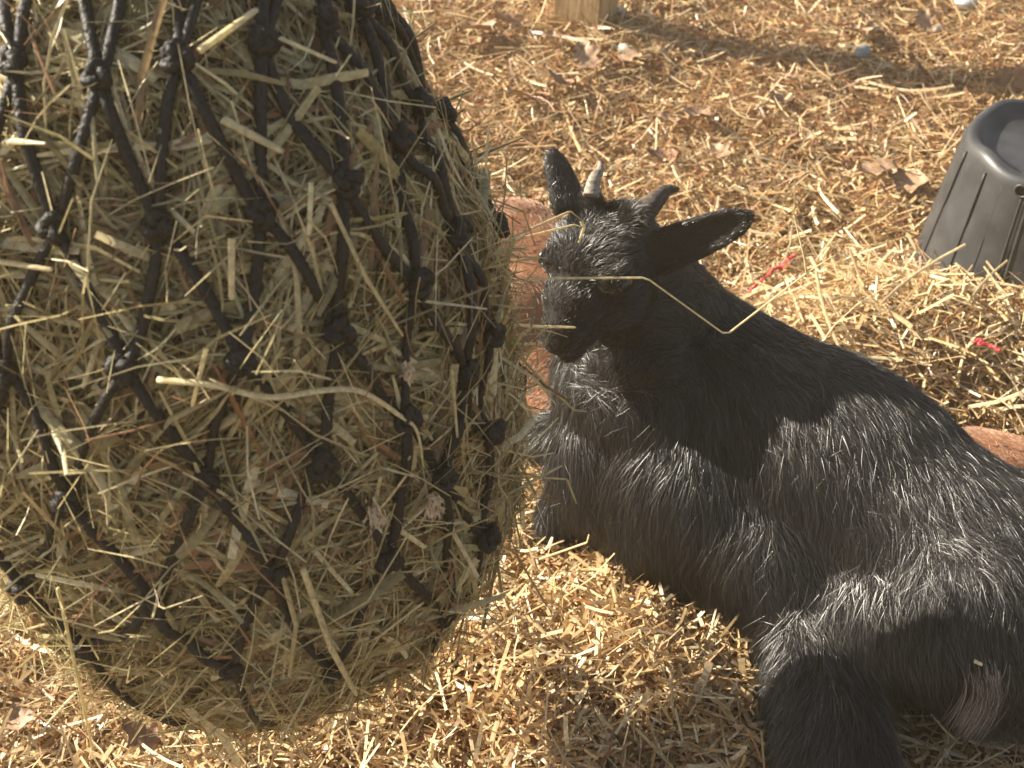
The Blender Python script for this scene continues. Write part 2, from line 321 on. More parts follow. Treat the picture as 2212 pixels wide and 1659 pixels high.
def solid(name, parts, voxel, smooth=8, relax=None):
    V, q, t = join(parts); me = mesh_from(name + '_raw', V, q, t); o = bpy.data.objects.new('tmp', me); sc.collection.objects.link(o)
    m = o.modifiers.new('r', 'REMESH'); m.mode = 'VOXEL'; m.voxel_size = voxel
    s = o.modifiers.new('s', 'SMOOTH'); s.factor = .6; s.iterations = smooth
    dg = bpy.context.evaluated_depsgraph_get(); r = bpy.data.meshes.new_from_object(o.evaluated_get(dg)); r.name = name
    bpy.data.objects.remove(o); r.materials.clear()
    if relax is not None:      # extra relaxing of the trunk so that legs and belly flow into each other
        co = np.empty(len(r.vertices) * 3, np.float32); r.vertices.foreach_get('co', co); co = co.reshape(-1, 3).astype(float)
        ed = np.empty(len(r.edges) * 2, np.int32); r.edges.foreach_get('vertices', ed); ed = ed.reshape(-1, 2); n = len(co); deg = np.bincount(ed.ravel(), minlength=n)[:, None]
        wt = np.clip((np.linalg.norm(co - relax[0], axis=1) - relax[1]) / .06, 0, 1)[:, None] * .7
        for _ in range(relax[2]):
            av = np.stack([np.bincount(ed[:, 0], co[ed[:, 1], k], n) + np.bincount(ed[:, 1], co[ed[:, 0], k], n) for k in range(3)], 1) / np.maximum(deg, 1); co = co + wt * (av - co)
        r.vertices.foreach_set('co', co.astype(np.float32).ravel()); r.update()
    r.polygons.foreach_set('use_smooth', np.ones(len(r.polygons), bool)); return r
def fur(me, bones, dens, name, K=5, width=.00026, clump=.3, seed=1, toner=None, lenmul=1., bare=()):
    """bones: list (a, b, dir, length, lay, droop): hair takes the nearest bone's combing direction"""
    r = np.random.default_rng(seed); me.calc_loop_triangles(); nt_ = len(me.loop_triangles)
    co = np.empty(len(me.vertices) * 3, np.float32); me.vertices.foreach_get('co', co); co = co.reshape(-1, 3).astype(float)
    ti = np.empty(nt_ * 3, np.int32); me.loop_triangles.foreach_get('vertices', ti); ti = ti.reshape(-1, 3)
    vn = np.empty(len(me.vertices) * 3, np.float32); me.vertices.foreach_get('normal', vn); vn = vn.reshape(-1, 3).astype(float)
    a, b, c = co[ti[:, 0]], co[ti[:, 1]], co[ti[:, 2]]; ar = np.linalg.norm(np.cross(b - a, c - a), axis=1) / 2
    cn = (a + b + c) / 3; wgt = ar * np.where(cn[:, 2] < .02, .15, 1.)
    for e_ in bare: wgt = wgt * (np.linalg.norm(cn - e_, axis=1) > .0095)
    N = int(wgt.sum() * dens); i = r.choice(nt_, N, p=wgt / wgt.sum()); u = r.random((N, 1)); v = r.random((N, 1)); k = (u + v) > 1; u = np.where(k, 1 - u, u); v = np.where(k, 1 - v, v)
    P = a[i] + (b[i] - a[i]) * u + (c[i] - a[i]) * v; Nn = nrm(vn[ti[i, 0]] * (1 - u - v) + vn[ti[i, 1]] * u + vn[ti[i, 2]] * v)
    wsum = np.zeros((N, 1)); D = np.zeros((N, 3)); Ln = np.zeros((N, 1)); Ly = np.zeros((N, 1)); Dr = np.zeros((N, 1))
    for (p, q, dr, ln, ly, dp) in bones:
        p, q = np.asarray(p, float), np.asarray(q, float); ax = q - p; t = np.clip(((P - p) @ ax) / max(ax @ ax, 1e-9), 0, 1); dd = np.linalg.norm(P - (p + t[:, None] * ax), axis=1, keepdims=True)
        wt = 1 / (dd ** 5 + 1e-9); wsum += wt; D += wt * np.asarray(nrm(dr)); Ln += wt * ln; Ly += wt * ly; Dr += wt * dp
    D /= wsum; Ln = Ln / wsum * lenmul; Ly /= wsum; Dr /= wsum
    nz = np.stack([tri_noise(P, 60, 11), tri_noise(P, 60, 12), tri_noise(P, 60, 13)], -1) * .22 + np.stack([tri_noise(P, 220, 14), tri_noise(P, 220, 15), tri_noise(P, 220, 16)], -1) * clump
    gd = r.random((N, 1)) < .22; D = D + nz + r.normal(0, 1, (N, 3)) * np.where(gd, .30, .17); D = nrm(D - (D * Nn).sum(-1, keepdims=True) * Nn * .97)
    d0 = nrm(Nn * (1 - Ly) + D * Ly); L = Ln * r.uniform(.55, 1.1, (N, 1)) * np.where(gd, 1.12, 1.)
    # hair grows, bends along the comb direction and droops
    pts = [P - Nn * .0008]; d = d0; n_ = K - 1
    for s in range(n_):
        pts.append(pts[-1] + d * L / n_); d = nrm(d + D * .16 + np.array([0, 0, -1.]) * Dr * .35 + r.normal(0, .07, (N, 3)) - Nn * .03)
    Q = np.stack(pts, 1); gz = gh(Q[..., 0], Q[..., 1]) + .004; Q[..., 2] = np.maximum(Q[..., 2], gz + .3 * (Q[..., 2] - gz) * (Q[..., 2] > gz))
    th = r.uniform(0, 2 * np.pi, (N, 1)); s1 = nrm(np.cross(d0, Nn + .01)); s2 = np.cross(d0, s1); side = s1 * np.cos(th) + s2 * np.sin(th)
    Wd = np.where(gd, width * 1.25, width * .9) * r.uniform(.7, 1.3, (N, 1)) * np.interp(np.linspace(0, 1, K), [0, .6, 1], [1, .8, .15])[None]
    tn = .88 * r.random(N) ** 1.3
    if toner is not None: tn = toner(P, tn, r)
    return strands(Q, Wd, side, tn, name, 0.)

# --- black goat -------------------------------------------------------------
poll = W(1322, 400, 1.28)
hf = nrm(np.array([-.49, -.83, -.24])); hl = np.array([.80, -.36, -.55]); hl = nrm(hl - hf * (hl @ hf)); hu = np.cross(hl, hf)
tow = lambda v: v[0] * R_ + v[1] * U_ + v[2] * F_
HF, HL, HU = tow(hf), tow(hl), tow(hu)
if HU[2] < 0: HU = -HU
HS = .91; HW = 1.13
H = lambda f, l, u: poll + (HF * f + HL * l * HW + HU * u) * (HS / 1000)
def HE(c, r): return ellipsoid(H(*c), np.array([HF, HL, HU]), np.array(r) * [1, HW, 1] * HS / 1000)
head = [HE((52, 0, -38), (34, 46, 34)), HE((70, 0, -35), (40, 43, 30)), HE((106, 0, -48), (38, 32, 28)), HE((132, 0, -56), (32, 23, 21)), HE((155, 0, -62), (15, 18, 15)),
        HE((154, 10, -59), (11, 8, 9)), HE((154, -10, -59), (11, 8, 9)), HE((110, 0, -84), (48, 23, 20)), HE((150, 0, -88), (16, 15, 12)), HE((70, 24, -72), (50, 24, 42)), HE((70, -22, -70), (48, 22, 38)),
        HE((82, 35, -28), (20, 14, 14)), HE((82, -28, -28), (20, 12, 13)), HE((26, 28, -20), (17, 15, 16)), HE((24, -20, -18), (17, 15, 15))]
def ear(base, tip, wdir, wmax, thick=.0035, n=9):
    parts = []; base, tip = np.asarray(base), np.asarray(tip); ax = nrm(tip - base); wd = nrm(wdir - ax * (wdir @ ax)); nn = np.cross(ax, wd); L = np.linalg.norm(tip - base)
    for i in range(n):
        t = i / (n - 1); w_ = wmax * np.interp(t, [0, .15, .4, .7, .9, 1], [1.15, 1.1, 1, .86, .6, .3]); c = base + (tip - base) * t
        parts.append(ellipsoid(c - nn * .0, np.array([ax, wd, nn]), np.array([L / (n - 1) * .95, w_, thick])))
        # raised rims turn the blade into a shallow cup
        for sg in (-1, 1):
            parts.append(ellipsoid(c + wd * sg * w_ * .85 + nn * .0035, np.array([ax, wd, nn]), np.array([L / (n - 1) * .95, .004, .0045])))
    return parts, ax, wd, nn
earR0, earR1 = W(1425, 545, 1.285), W(1612, 470, 1.26)
eR, axR, wdR, nnR = ear(earR0, earR1, U_ - .3 * F_, .0195)
earL0, earL1 = W(1238, 450, 1.29), W(1199, 330, 1.31)
eL, axL, wdL, nnL = ear(earL0, earL1, R_ * .9 + F_ * .5, .018)
SH = np.array([.150, 1.105, .172]); HP = np.array([.44, .855, .15]); ax_ = nrm(HP - SH); lat = nrm(np.cross(ax_, [0, 0, 1.]))   # lat points to the camera-left flank
if lat @ np.array([-1, -1, 0.]) < 0: lat = -lat
mid = (SH + HP) / 2
bp = []
bp += [capsule_pts(SH - lat * .01, mid - lat * .022 + [0, 0, .008], .110, .092), capsule_pts(mid - lat * .022 + [0, 0, .008], HP, .092, .088), ellipsoid(mid - lat * .02 + [0, 0, .0], np.array([ax_, lat, [0, 0, 1.]]), [.18, .10, .112]),
       ellipsoid(SH + ax_ * .02 + lat * .045 + [0, 0, .0], np.array([ax_, lat, [0, 0, 1.]]), [.095, .07, .105]), ellipsoid(SH + ax_ * .03 - lat * .045, np.array([ax_, lat, [0, 0, 1.]]), [.075, .065, .10]),
       ellipsoid((.112, 1.05, .12), np.array([ax_, lat, [0, 0, 1.]]), [.072, .075, .085]),
       ellipsoid(HP + lat * .055 + ax_ * .01 + [0, 0, -.01], np.array([ax_, lat, [0, 0, 1.]]), [.085, .062, .092]), ellipsoid(HP - lat * .05 + [0, 0, -.02], np.array([ax_, lat, [0, 0, 1.]]), [.09, .06, .085])]
bp += [ellipsoid((.165, 1.00, .115), np.array([ax_, lat, [0, 0, 1.]]), [.125, .07, .098]), ellipsoid((.25, .93, .10), np.array([ax_, lat, [0, 0, 1.]]), [.11, .06, .078]), ellipsoid(mid + lat * .02 - ax_ * .02 + [0, 0, -.06], np.array([ax_, lat, [0, 0, 1.]]), [.17, .11, .085])]
# neck
nk = [SH - ax_ * .03 + [.01, -.01, .04], W(1370, 640, 1.37), H(36, 6, -58)]
bp += [capsule_pts(H(34, 14, -62), SH + [.025, .015, .045], .036, .066), capsule_pts(nk[0], nk[1], .085, .062), capsule_pts(nk[1], nk[2], .060, .040), capsule_pts(nk[1] + [0, 0, -.03], H(50, 0, -80), .055, .036)]
# front legs folded: elbow -> knee forward -> hoof back
fl = []
for sg, kn_, hf_ in ((1, (.045, 1.03, .042), (.13, 1.05, .03)), (-1, (.03, 1.16, .045), (.10, 1.20, .03))):
    el = SH + lat * .075 * sg + np.array([-.02, -.0, -.075]); kn_ = np.array(kn_); hf_ = np.array(hf_); fl.append((el, kn_, hf_))
    bp += [capsule_pts(SH + lat * .06 * sg, el, .045, .034), capsule_pts(el, kn_, .034, .026), capsule_pts(kn_, hf_, .022, .019)]
# hind legs folded beside the belly, the near one stretched a little towards the camera
hk = []
for sg, st, hc, ft in ((1, (.290, .885, .072), (.290, .71, .045), (.255, .63, .03)), (-1, (.42, 1.03, .06), (.52, .93, .05), (.47, 1.05, .03))):
    st, hc, ft = map(np.array, (st, hc, ft)); hp = HP + lat * .06 * sg; hk.append((hp, st, hc, ft))
    bp += [capsule_pts(hp, st, .066, .052), capsule_pts(st, hc, .058, .042), capsule_pts(hc, ft, .028, .022)]
    if sg < 0: bp += [capsule_pts(hp + [0, 0, -.03], hc, .06, .04)]
bp += [ellipsoid(HP + ax_ * .10 + [0, 0, -.01], np.array([ax_, lat, [0, 0, 1.]]), [.045, .06, .07])]
goat = empty('black_goat', (float(mid[0]), float(mid[1]), 0.), label='young black goat with short horns lying on the straw and eating from the hay net', category='goat')
GO = -np.array([float(mid[0]), float(mid[1]), 0.])
def shift(me, off=None):
    c = np.empty(len(me.vertices) * 3, np.float32); me.vertices.foreach_get('co', c); c = c.reshape(-1, 3) + (GO if off is None else off).astype(np.float32); me.vertices.foreach_set('co', c.ravel()); me.update(); return me
body = solid('body', bp + head + eR + eL, .0032, 7, (H(70, 0, -40), .15, 90))
dn = np.array([0, 0, -1.])
bones = [
    (SH + [0, 0, .04], HP + [0, 0, .04], ax_ * 1 + lat * .3 + dn * .2, .032, .70, .4),
    (SH + lat * .09, mid + lat * .10, ax_ * .45 + lat * .3 + dn * 1., .046, .78, .8),
    (mid + lat * .10, HP + lat * .11, ax_ * .75 + dn * .8, .042, .80, .6),
    (SH + lat * .09 + [0, 0, -.08], mid + lat * .09 + [0, 0, -.08], ax_ * .3 + dn, .048, .75, .8),
    (mid + lat * .09 + [0, 0, -.08], HP + lat * .1 + [0, 0, -.08], ax_ * .6 + dn * .6, .045, .75, .6),
    (SH - ax_ * .13, SH - ax_ * .13 + [0, 0, -.1], dn + lat * .2, .045, .75, .6),
    (nk[0], nk[1], dn + ax_ * .3, .040, .75, .5), (nk[1], nk[2], dn * .9 + ax_ * .2, .026, .75, .4),
    (H(-6, 0, 0), H(20, 0, 0), HF * .2 + HU * .5 + HL * .3, .020, .42, .2),
    (H(20, 12, 0), H(60, 16, -8), -HF * .6 + HL * 1., .017, .5, .05), (H(20, -12, 0), H(60, -16, -8), -HF * .7 - HL * .9, .013, .58, .1),
    (H(60, 0, -14), H(100, 0, -22), -HF + HL * .4, .010, .68, .1), (H(100, 0, -25), H(150, 0, -50), -HF, .006, .72, 0),
    (H(20, 40, -50), H(60, 38, -60), -HF + dn * .6, .013, .8, .3), (H(20, -40, -50), H(60, -38, -60), -HF + dn * .6, .013, .8, .3),
    (H(80, 25, -60), H(130, 18, -70), -HF, .007, .72, 0), (H(80, -25, -60), H(130, -18, -70), -HF, .007, .72, 0), (H(90, 0, -86), H(142, 0, -88), -HF + dn * .3, .009, .7, .2),
    (earR0, earR1, axR, .0055, .76, 0), (earL0, earL1, axL, .0055, .76, 0)]
for el, kn_, h_ in fl: bones += [(el, kn_, nrm(kn_ - el) * .5 + dn * .8 + lat * .3, .036, .72, .6), (kn_, h_, nrm(h_ - kn_) + dn * .4, .016, .8, .3)]
for hp, st, hc, ft in hk: bones += [(hp, st, dn * .5 + ax_ * .4 + (st - hp) * 3, .042, .75, .5), (st, hc, nrm(hc - st) + dn * .4 - R_ * .3, .044, .6, .5), (hc, ft, nrm(ft - hc) + dn * .3, .032, .6, .4)]
def black_tone(P, tn, r):
    tn = tn * .95; m = r.random(len(tn)) < .007; tn[m] = r.uniform(.9, 1, m.sum()) * .97; return tn
fm = fur(body, bones, 1250000, 'fur', width=.00014, bare=(H(85, 47, -29), H(85, -40, -29)), toner=black_tone)
obj('body', shift(body), M_SKIN, goat); obj('fur', shift(fm), M_FUR, goat)
def horn(pts, r0, name='horn', par=None, off=None, mt=None):
    p = catmull(pts, 10); t = np.linspace(0, 1, len(p)); rad = r0 * (1 - t) ** .7 * (1 + .05 * np.sin(t * 60)) + .0006
    V, q, tt = tube(p, rad, 14); obj(name, mesh_from(name, V + (GO if off is None else off), q, tt, smooth=True), mt or M_HORN, goat if par is None else par)
M_PHORN = noise_mat('pale_horn', (.12, .10, .08), (.34, .29, .23), 120, .6, .5, .3, vec=(1, 1, 4))
horn([W(1276, 425, 1.28), W(1284, 388, 1.283), W(1296, 366, 1.29), W(1295, 348, 1.295)], .0072, mt=M_PHORN)
horn([W(1382, 472, 1.275), W(1412, 438, 1.275), W(1440, 412, 1.285), W(1468, 407, 1.285)], .0115)
for s in (1, -1):
    V, q, t = ellipsoid(H(85, 44 * s + 4, -29), np.array([HF, HL, HU]), [.0095, .0055, .008]); obj('eye', mesh_from('eye', V + GO, q, t, smooth=True), M_EYE, goat)
nh = 420; p0 = W(2132, 1452, 1.165); p1 = W(2088, 1572, 1.20); r0 = rng.normal(0, .007, (nh, 3)); tt = np.linspace(0, 1, 7)[None, :, None]
PT = (p0 + r0)[:, None] * (1 - tt) + (p1 + r0 * .9 + rng.normal(0, .004, (nh, 3)))[:, None] * tt + np.sin(np.pi * tt) * (np.array([.006, 0, .006]) + rng.normal(0, .002, (nh, 1, 3)))
tuft = strands(PT, np.full((nh, 1), .00022) * np.array([1, 1, 1, .9, .8, .6, .2])[None], nrm(rng.normal(0, 1, (nh, 3))), rng.uniform(.9, 1, nh), 'tail_tuft'); obj('tail_tuft', shift(tuft), M_FUR, goat, label='grey white tuft of long hair at the rump')
tailp = HP + ax_ * .14 + np.array([0, 0, .03])
for el, kn_, h_ in fl:
    d = nrm(h_ - kn_); V, q, t = tube(np.array([h_ + d * .008, h_ + d * .022, h_ + d * .036]), [.016, .017, .012], 14, flat=.75); obj('hoof', mesh_from('hoof', V + GO, q, t, smooth=True), M_HORN, goat)
for hp, st, hc, ft in hk:
    d = nrm(ft - hc); V, q, t = tube(np.array([ft + d * .008, ft + d * .022, ft + d * .036]), [.016, .017, .012], 14, flat=.75); obj('hoof', mesh_from('hoof', V + GO, q, t, smooth=True), M_HORN, goat)

# --- tan goat lying behind ---------------------------------------------------
tg = empty('tan_goat', (.16, 1.30, 0.), label='short-haired reddish tan goat lying behind the black goat, mostly hidden', category='goat'); TO = -np.array([.16, 1.30, 0.])
TA = np.array([.0, 1.42, .085]); TB = np.array([.52, 1.12, .02]); tax = nrm(TB - TA); tlat = nrm(np.cross(tax, [0, 0, 1.]))
tp = [capsule_pts(TA, TA + (TB - TA) * .5 - [0, .03, .02], .098, .055), capsule_pts(TA + (TB - TA) * .5 - [0, .03, .02], TB, .055, .05), ellipsoid(TA + [-.0, -.10, -.01], np.array([tax, tlat, [0, 0, 1.]]), [.09, .09, .08]),
      capsule_pts(TA + [-.0, -.10, -.01], (.06, 1.22, .05), .07, .045), capsule_pts((.06, 1.22, .045), (-.08, 1.20, .03), .03, .022),
      capsule_pts(TB, TB + [.12, -.02, .0], .06, .045), capsule_pts(TB + [.12, -.02, 0], TB + [.2, -.05, .02], .045, .04)]
th0 = TB + np.array([.2, -.05, .02]); thf = nrm(np.array([1, -.25, -.1])); thl = nrm(np.cross(thf, [0, 0, 1.])); thu = np.cross(thl, thf); TH = lambda f, l, u: th0 + (thf * f + thl * l + thu * u) / 1000
for c, r in (((12, 0, 0), (44, 42, 38)), ((50, 0, -4), (44, 36, 30)), ((95, 0, -14), (45, 25, 24)), ((128, 0, -18), (24, 20, 18)), ((50, 0, -24), (55, 28, 22)), ((110, 0, -32), (30, 15, 10))): tp.append(ellipsoid(TH(*c), np.array([thf, thl, thu]), np.array(r) / 1000))
for s in (1, -1): tp += ear(TH(0, 34 * s, 8), TH(-20, 115 * s, 12), thf, .018)[0]
for s in (1, -1):
    e = TB + tlat * .07 * s + [0, 0, -.04]; k = TB + tlat * .09 * s + tax * .1 + [0, 0, -.05]; tp += [capsule_pts(e, k, .035, .022), capsule_pts(k, k - tax * .08 - [0, 0, .005], .02, .016)]
tb = solid('body', tp, .004, 8)
tf = fur(tb, [(TA + [0, 0, .05], TB + [0, 0, .05], -tax * .8 + dn * .4, .013, .86, .2), (TA + [-.06, -.04, 0], TA + [-.06, -.06, -.05], dn - tax * .4, .013, .86, .2), (TA + [0, -.1, 0], np.array([.06, 1.2, .05]), dn - tax * .6 + [-.3, 0, 0], .013, .86, .2), (TB, th0, -tax + dn * .2, .012, .86, .2), (th0, TH(130, 0, -20), -thf, .006, .86, 0)], 700000, 'fur', width=.0003, clump=.15, seed=4, K=4)
obj('body', shift(tb, TO), M_TSKIN, tg); obj('fur', shift(tf, TO), M_TFUR, tg)
for s in (1, -1):
    V, q, t = ellipsoid(TH(52, 35 * s, 6), np.array([thf, thl, thu]), [.009, .005, .008]); obj('eye', mesh_from('eye', V + TO, q, t, smooth=True), M_EYE, tg)
    horn([TH(2, 18 * s, 32), TH(-8, 24 * s, 52), TH(-28, 28 * s, 64)], .009, par=tg, off=TO)
# ------------------------------------------------------------------ bucket, upside down
def bucket():
    m = noise_mat('bucket_plastic', (.026, .028, .031), (.050, .051, .052), 30, .42, .15, .45, detail=8)
    n = m.node_tree; b = n.nodes['Principled BSDF']; tc = n.nodes.new('ShaderNodeTexCoord'); ns = n.nodes.new('ShaderNodeTexNoise'); ns.inputs['Scale'].default_value = 160; ns.inputs['Detail'].default_value = 3
    n.links.new(tc.outputs['Object'], ns.inputs[0]); r = ramp(n, [(.66, (.0, .0, .0)), (.85, (.5, .5, .5))]); n.links.new(ns.outputs['Fac'], r.inputs[0])
    mx = n.nodes.new('ShaderNodeMix'); mx.data_type = 'RGBA'; old = b.inputs['Base Color'].links[0].from_socket; n.links.new(old, mx.inputs[6]); mx.inputs[7].default_value = (.13, .115, .10, 1); n.links.new(r.outputs[0], mx.inputs[0]); n.links.new(mx.outputs[2], b.inputs['Base Color'])
    md = mat('bucket_groove', (.012, .012, .012), .6)
    c = G(2298, 306, .215); cx, cy = c[0], c[1]; top = .215; r0, r1 = .116, .148
    e = empty('bucket', (cx, cy, 0), label='black plastic bucket standing upside down in the straw at the right edge', category='bucket')
    prof = [(r1 - .012, .003), (r1 + .006, 0), (r1 + .008, .012), (r1, .016)] + [(r1 + (r0 + .003 - r1) * t, .016 + (top - .03) * t) for t in np.linspace(.05, 1, 16)]
    prof += [(r0 + .001, top - .006), (r0 - .003, top - .001), (r0 - .008, top + .001), (r0 - .014, top - .001), (r0 - .018, top - .006), (r0 - .022, top - .010), (r0 - .03, top - .0145), (r0 - .04, top - .016), (.05, top - .015), (.0005, top - .0155)]
    ns_ = 160; a = np.linspace(0, 2 * np.pi, ns_, endpoint=False); V = []
    for k, (r, z) in enumerate(prof):
        wob = 1 + (.012 * np.sin(3 * a + 1) + .008 * np.sin(7 * a)) * (1 if k > 12 else .3) * (0 if r < .06 else 1)
        zz = z + (.0022 * np.sin(4 * a) + .0015 * np.sin(9 * a + 2)) * (z > top - .03) * (r > .08)
        V.append(np.stack([np.cos(a) * r * wob, np.sin(a) * r * wob, zz], -1))
    V = np.array(V).reshape(-1, 3); K = len(prof); j = np.arange(ns_); jn = (j + 1) % ns_; bb = (np.arange(K - 1) * ns_)[:, None]
    q = np.stack([bb + j, bb + jn, bb + ns_ + jn, bb + ns_ + j], -1).reshape(-1, 4); obj('shell', mesh_from('shell', V, q, smooth=True), m, e)
    def at(an, z, out): t = (z - .016) / (top - .03); r = r1 + (r0 + .003 - r1) * t + out; return np.array([math.cos(an) * r, math.sin(an) * r, z])
    parts = []
    for an in np.radians([205, 232, 236.5, 256, 268, 284, 305, 340, 20, 60, 110, 150, 180]):
        parts.append(tube(np.array([at(an, z, .0004) for z in np.linspace(.03, top - .014, 12)]), .0014, 6))
    V, q, t = join(parts); obj('rib', mesh_from('rib', V, q, t, smooth=True), m, e)
    parts = [tube(np.array([at(an, z, -.0001) for z in np.linspace(.03, top - .018, 12)]), .0011, 6) for an in np.radians([219, 234.3, 250, 262, 290])]
    V, q, t = join(parts); obj('groove', mesh_from('groove', V, q, t, smooth=True), md, e)
    hp = W(2170, 388, 1.0); an = math.radians(231)
    pc = at(an, top - .013, -.004); dr = np.array([math.cos(an), math.sin(an), .1]); V, q, t = tube(np.array([pc, pc + dr * .0062]), .0068, 20); obj('drain_hole', mesh_from('drain_hole', V, q, t), md, e)
    pr = at(an, top - .013, .0035); tn_ = np.array([-math.sin(an), math.cos(an), 0]); aa = np.linspace(0, 2 * np.pi, 30)
    V, q, t = tube(pr + np.outer(np.cos(aa), tn_) * .0078 + np.outer(np.sin(aa), [0, 0, 1]) * .0078, .0016, 8); obj('hole_rim', mesh_from('hole_rim', V, q, t, smooth=True), m, e)
bucket()
# ------------------------------------------------------------------ wooden post
def post():
    m = noise_mat('post_wood', (.24, .15, .07), (.50, .36, .20), 9, .75, .5, .3, detail=8, dist=1.2, vec=(9, 9, .8))
    c = G(1296, 78, 0.02); c = np.array([c[0], c[1]]); w_ = .089; th = math.radians(24)
    e1 = np.array([-math.cos(th), math.sin(th)]); e2 = np.array([math.sin(th), math.cos(th)])   # from the near corner along the left and right faces
    e1 = np.array([-math.cos(th), math.sin(th)]) * w_; e2 = np.array([math.sin(th), math.cos(th)]) * w_
    bm = bmesh.new(); b = [bm.verts.new((*p, -.05)) for p in (c, c + e2, c + e1 + e2, c + e1)]; f = bm.faces.new(b); r = bmesh.ops.extrude_face_region(bm, geom=[f])
    for v in r['geom']:
        if isinstance(v, bmesh.types.BMVert): v.co.z = 1.5
    bmesh.ops.recalc_face_normals(bm, faces=bm.faces); bmesh.ops.bevel(bm, geom=[e for e in bm.edges], offset=.004, segments=2, affect='EDGES')
    me = bpy.data.meshes.new('wooden_post'); bm.to_mesh(me); obj('wooden_post', me, m, label='square weathered timber fence post standing at the back of the pen', category='post')
post()
# ------------------------------------------------------------------ leaves, stones, twine
M_LEAF = noise_mat('dry_leaf', (.24, .14, .08), (.44, .30, .19), 60, .6, .6)
M_LEAF2 = noise_mat('dry_leaf_brown', (.17, .085, .045), (.34, .19, .11), 60, .6, .6)
def leaf_mesh(seed, mt):
    r = np.random.default_rng(seed); n = 11; t = np.linspace(0, 1, n); L = .075
    w_ = .026 * np.sin(np.pi * t ** .8) ** .7 * (1 + .42 * np.sin(t * 19 + seed)) + .0012; rows = []
    for i in range(n):
        y = (t[i] - .5) * L
        for s in np.linspace(-1, 1, 7):
            z = .010 * abs(s) ** 1.5 * (1 + .5 * math.sin(5 * t[i] + seed)) + .008 * math.sin(4 * t[i] + seed) + .002 * r.normal()
            rows.append((s * w_[i], y + .008 * abs(s), z))
    b = (np.arange(n - 1)[:, None] * 7 + np.arange(6)[None]).reshape(-1); me = mesh_from('leaf', np.array(rows), np.stack([b, b + 1, b + 8, b + 7], -1), smooth=True); me.materials.append(mt); return me
LM = [leaf_mesh(1, M_LEAF), leaf_mesh(2, M_LEAF), leaf_mesh(3, M_LEAF2), leaf_mesh(4, M_LEAF)]
LV = [(1040, 62, 0, 1.2, 40, 'large pale dry oak leaf left of the wooden post, lowest of the cluster'), (1098, 42, 1, 1.15, -60, 'pale curled oak leaf left of the wooden post, right half of the cluster'), (1020, 92, 2, 1.0, 100, 'reddish brown curled leaf under the pale leaf cluster near the top'),
      (1270, 128, 3, 1.0, 20, 'cream lobed leaf lying in front of the wooden post'), (1185, 80, 1, .8, -20, 'narrow upright folded leaf left of the post foot'), (1365, 125, 0, .9, 120, 'long folded tan leaf just right of the pale pebble'), (1218, 175, 2, .9, 75, 'dark brown crumpled leaf below the cream lobed leaf'),
      (1505, 250, 0, 1.05, -35, 'yellow tan oak leaf alone in the straw behind the right horn'), (1447, 258, 3, .75, 85, 'small pale leaf left of the yellow tan oak leaf'), (1440, 335, 2, .9, 90, 'long dark leaf lying just above the right horn'), (1860, 70, 0, 1.05, 10, 'tan leaf pointing down above the blue grey stone'), (1890, 62, 1, .8, 60, 'small tan leaf right of the one above the blue grey stone'),
      (2195, 170, 2, 1.1, 100, 'orange brown leaf in the post shadow at the right edge'), (1905, 372, 0, 1.2, 100, 'grey tan crumpled leaf left of the bucket, nearer the camera side'), (1965, 392, 1, 1.1, 70, 'grey tan crumpled leaf touching the left of the bucket foot'), (2000, 50, 3, .8, 10, 'small pale leaf near the top right corner'),
      (1560, 330, 3, .7, 30, 'small pale leaf half buried in straw behind the goat ear'), (1690, 215, 2, .9, 55, 'brown leaf lying just below the post shadow'), (310, 1590, 2, .7, 80, 'brown leaf on the ground under the hay net at the lower left'), (40, 1560, 1, .6, 20, 'tan leaf in the lower left corner'),
      (1120, 205, 0, .8, -70, 'tan leaf in straw right of the hay net top')]
for i, (px, py, k, s, a, lb) in enumerate(LV):
    p = G(px, py, 0.); z = float(gh(p[0], p[1])) + .033; p = G(px, py, z)
    o = obj('dry_leaf', LM[k], None, label=lb, category='leaf', group='dry leaves on the straw'); o.location = p; s *= .74; o.scale = (s, s, s * .8); o.rotation_euler = (rng.normal(0, .22), rng.normal(0, .22), math.radians(a))
def stone(px, py, r, col, lb, seed):
    rr = np.random.default_rng(seed); V, q, t = ellipsoid((0, 0, 0), np.eye(3), r); V = V * (1 + .10 * tri_noise(V, 60, seed)[:, None]); z0 = G(px, py, .0); p = G(px, py, float(gh(z0[0], z0[1])) + .018 + r[2] * .3)
    o = obj('stone', mesh_from('stone', V, q, t, smooth=True), noise_mat('stone', col, tuple(min(1, c * 1.5) for c in col), 120, .8, .6), label=lb, category='stone'); o.location = p; o.rotation_euler = (0, 0, seed)
stone(1863, 112, (.018, .013, .012), (.20, .24, .25), 'blue grey stone lying at the edge of the post shadow', 1)
stone(1350, 107, (.015, .010, .008), (.36, .33, .27), 'pale flat pebble right of the wooden post foot', 2)
stone(2022, 62, (.015, .012, .008), (.38, .33, .27), 'pale beige pebble near the top right corner', 3)
stone(2085, 8, (.03, .02, .012), (.33, .36, .36), 'grey pebble cut by the top edge of the photo', 4)
stone(1338, 22, (.008, .006, .006), (.36, .36, .35), 'tiny white pebble behind the post', 5)
M_RED = noise_mat('red_twine', (.62, .03, .05), (.85, .12, .12), 200, .5, .3)
def twine(pts, r, lb, mt=None, wob=.0015):
    p = catmull([G(a, b, float(gh(*G(a, b, 0)[:2])) + .03) for a, b in pts], 10); p = p + rng.normal(0, wob, p.shape) * .4
    V, q, t = tube(p, r, 8, 600, 3, .3); return obj('twine', mesh_from('twine', V, q, t, smooth=True), mt or M_RED, label=lb, category='twine')
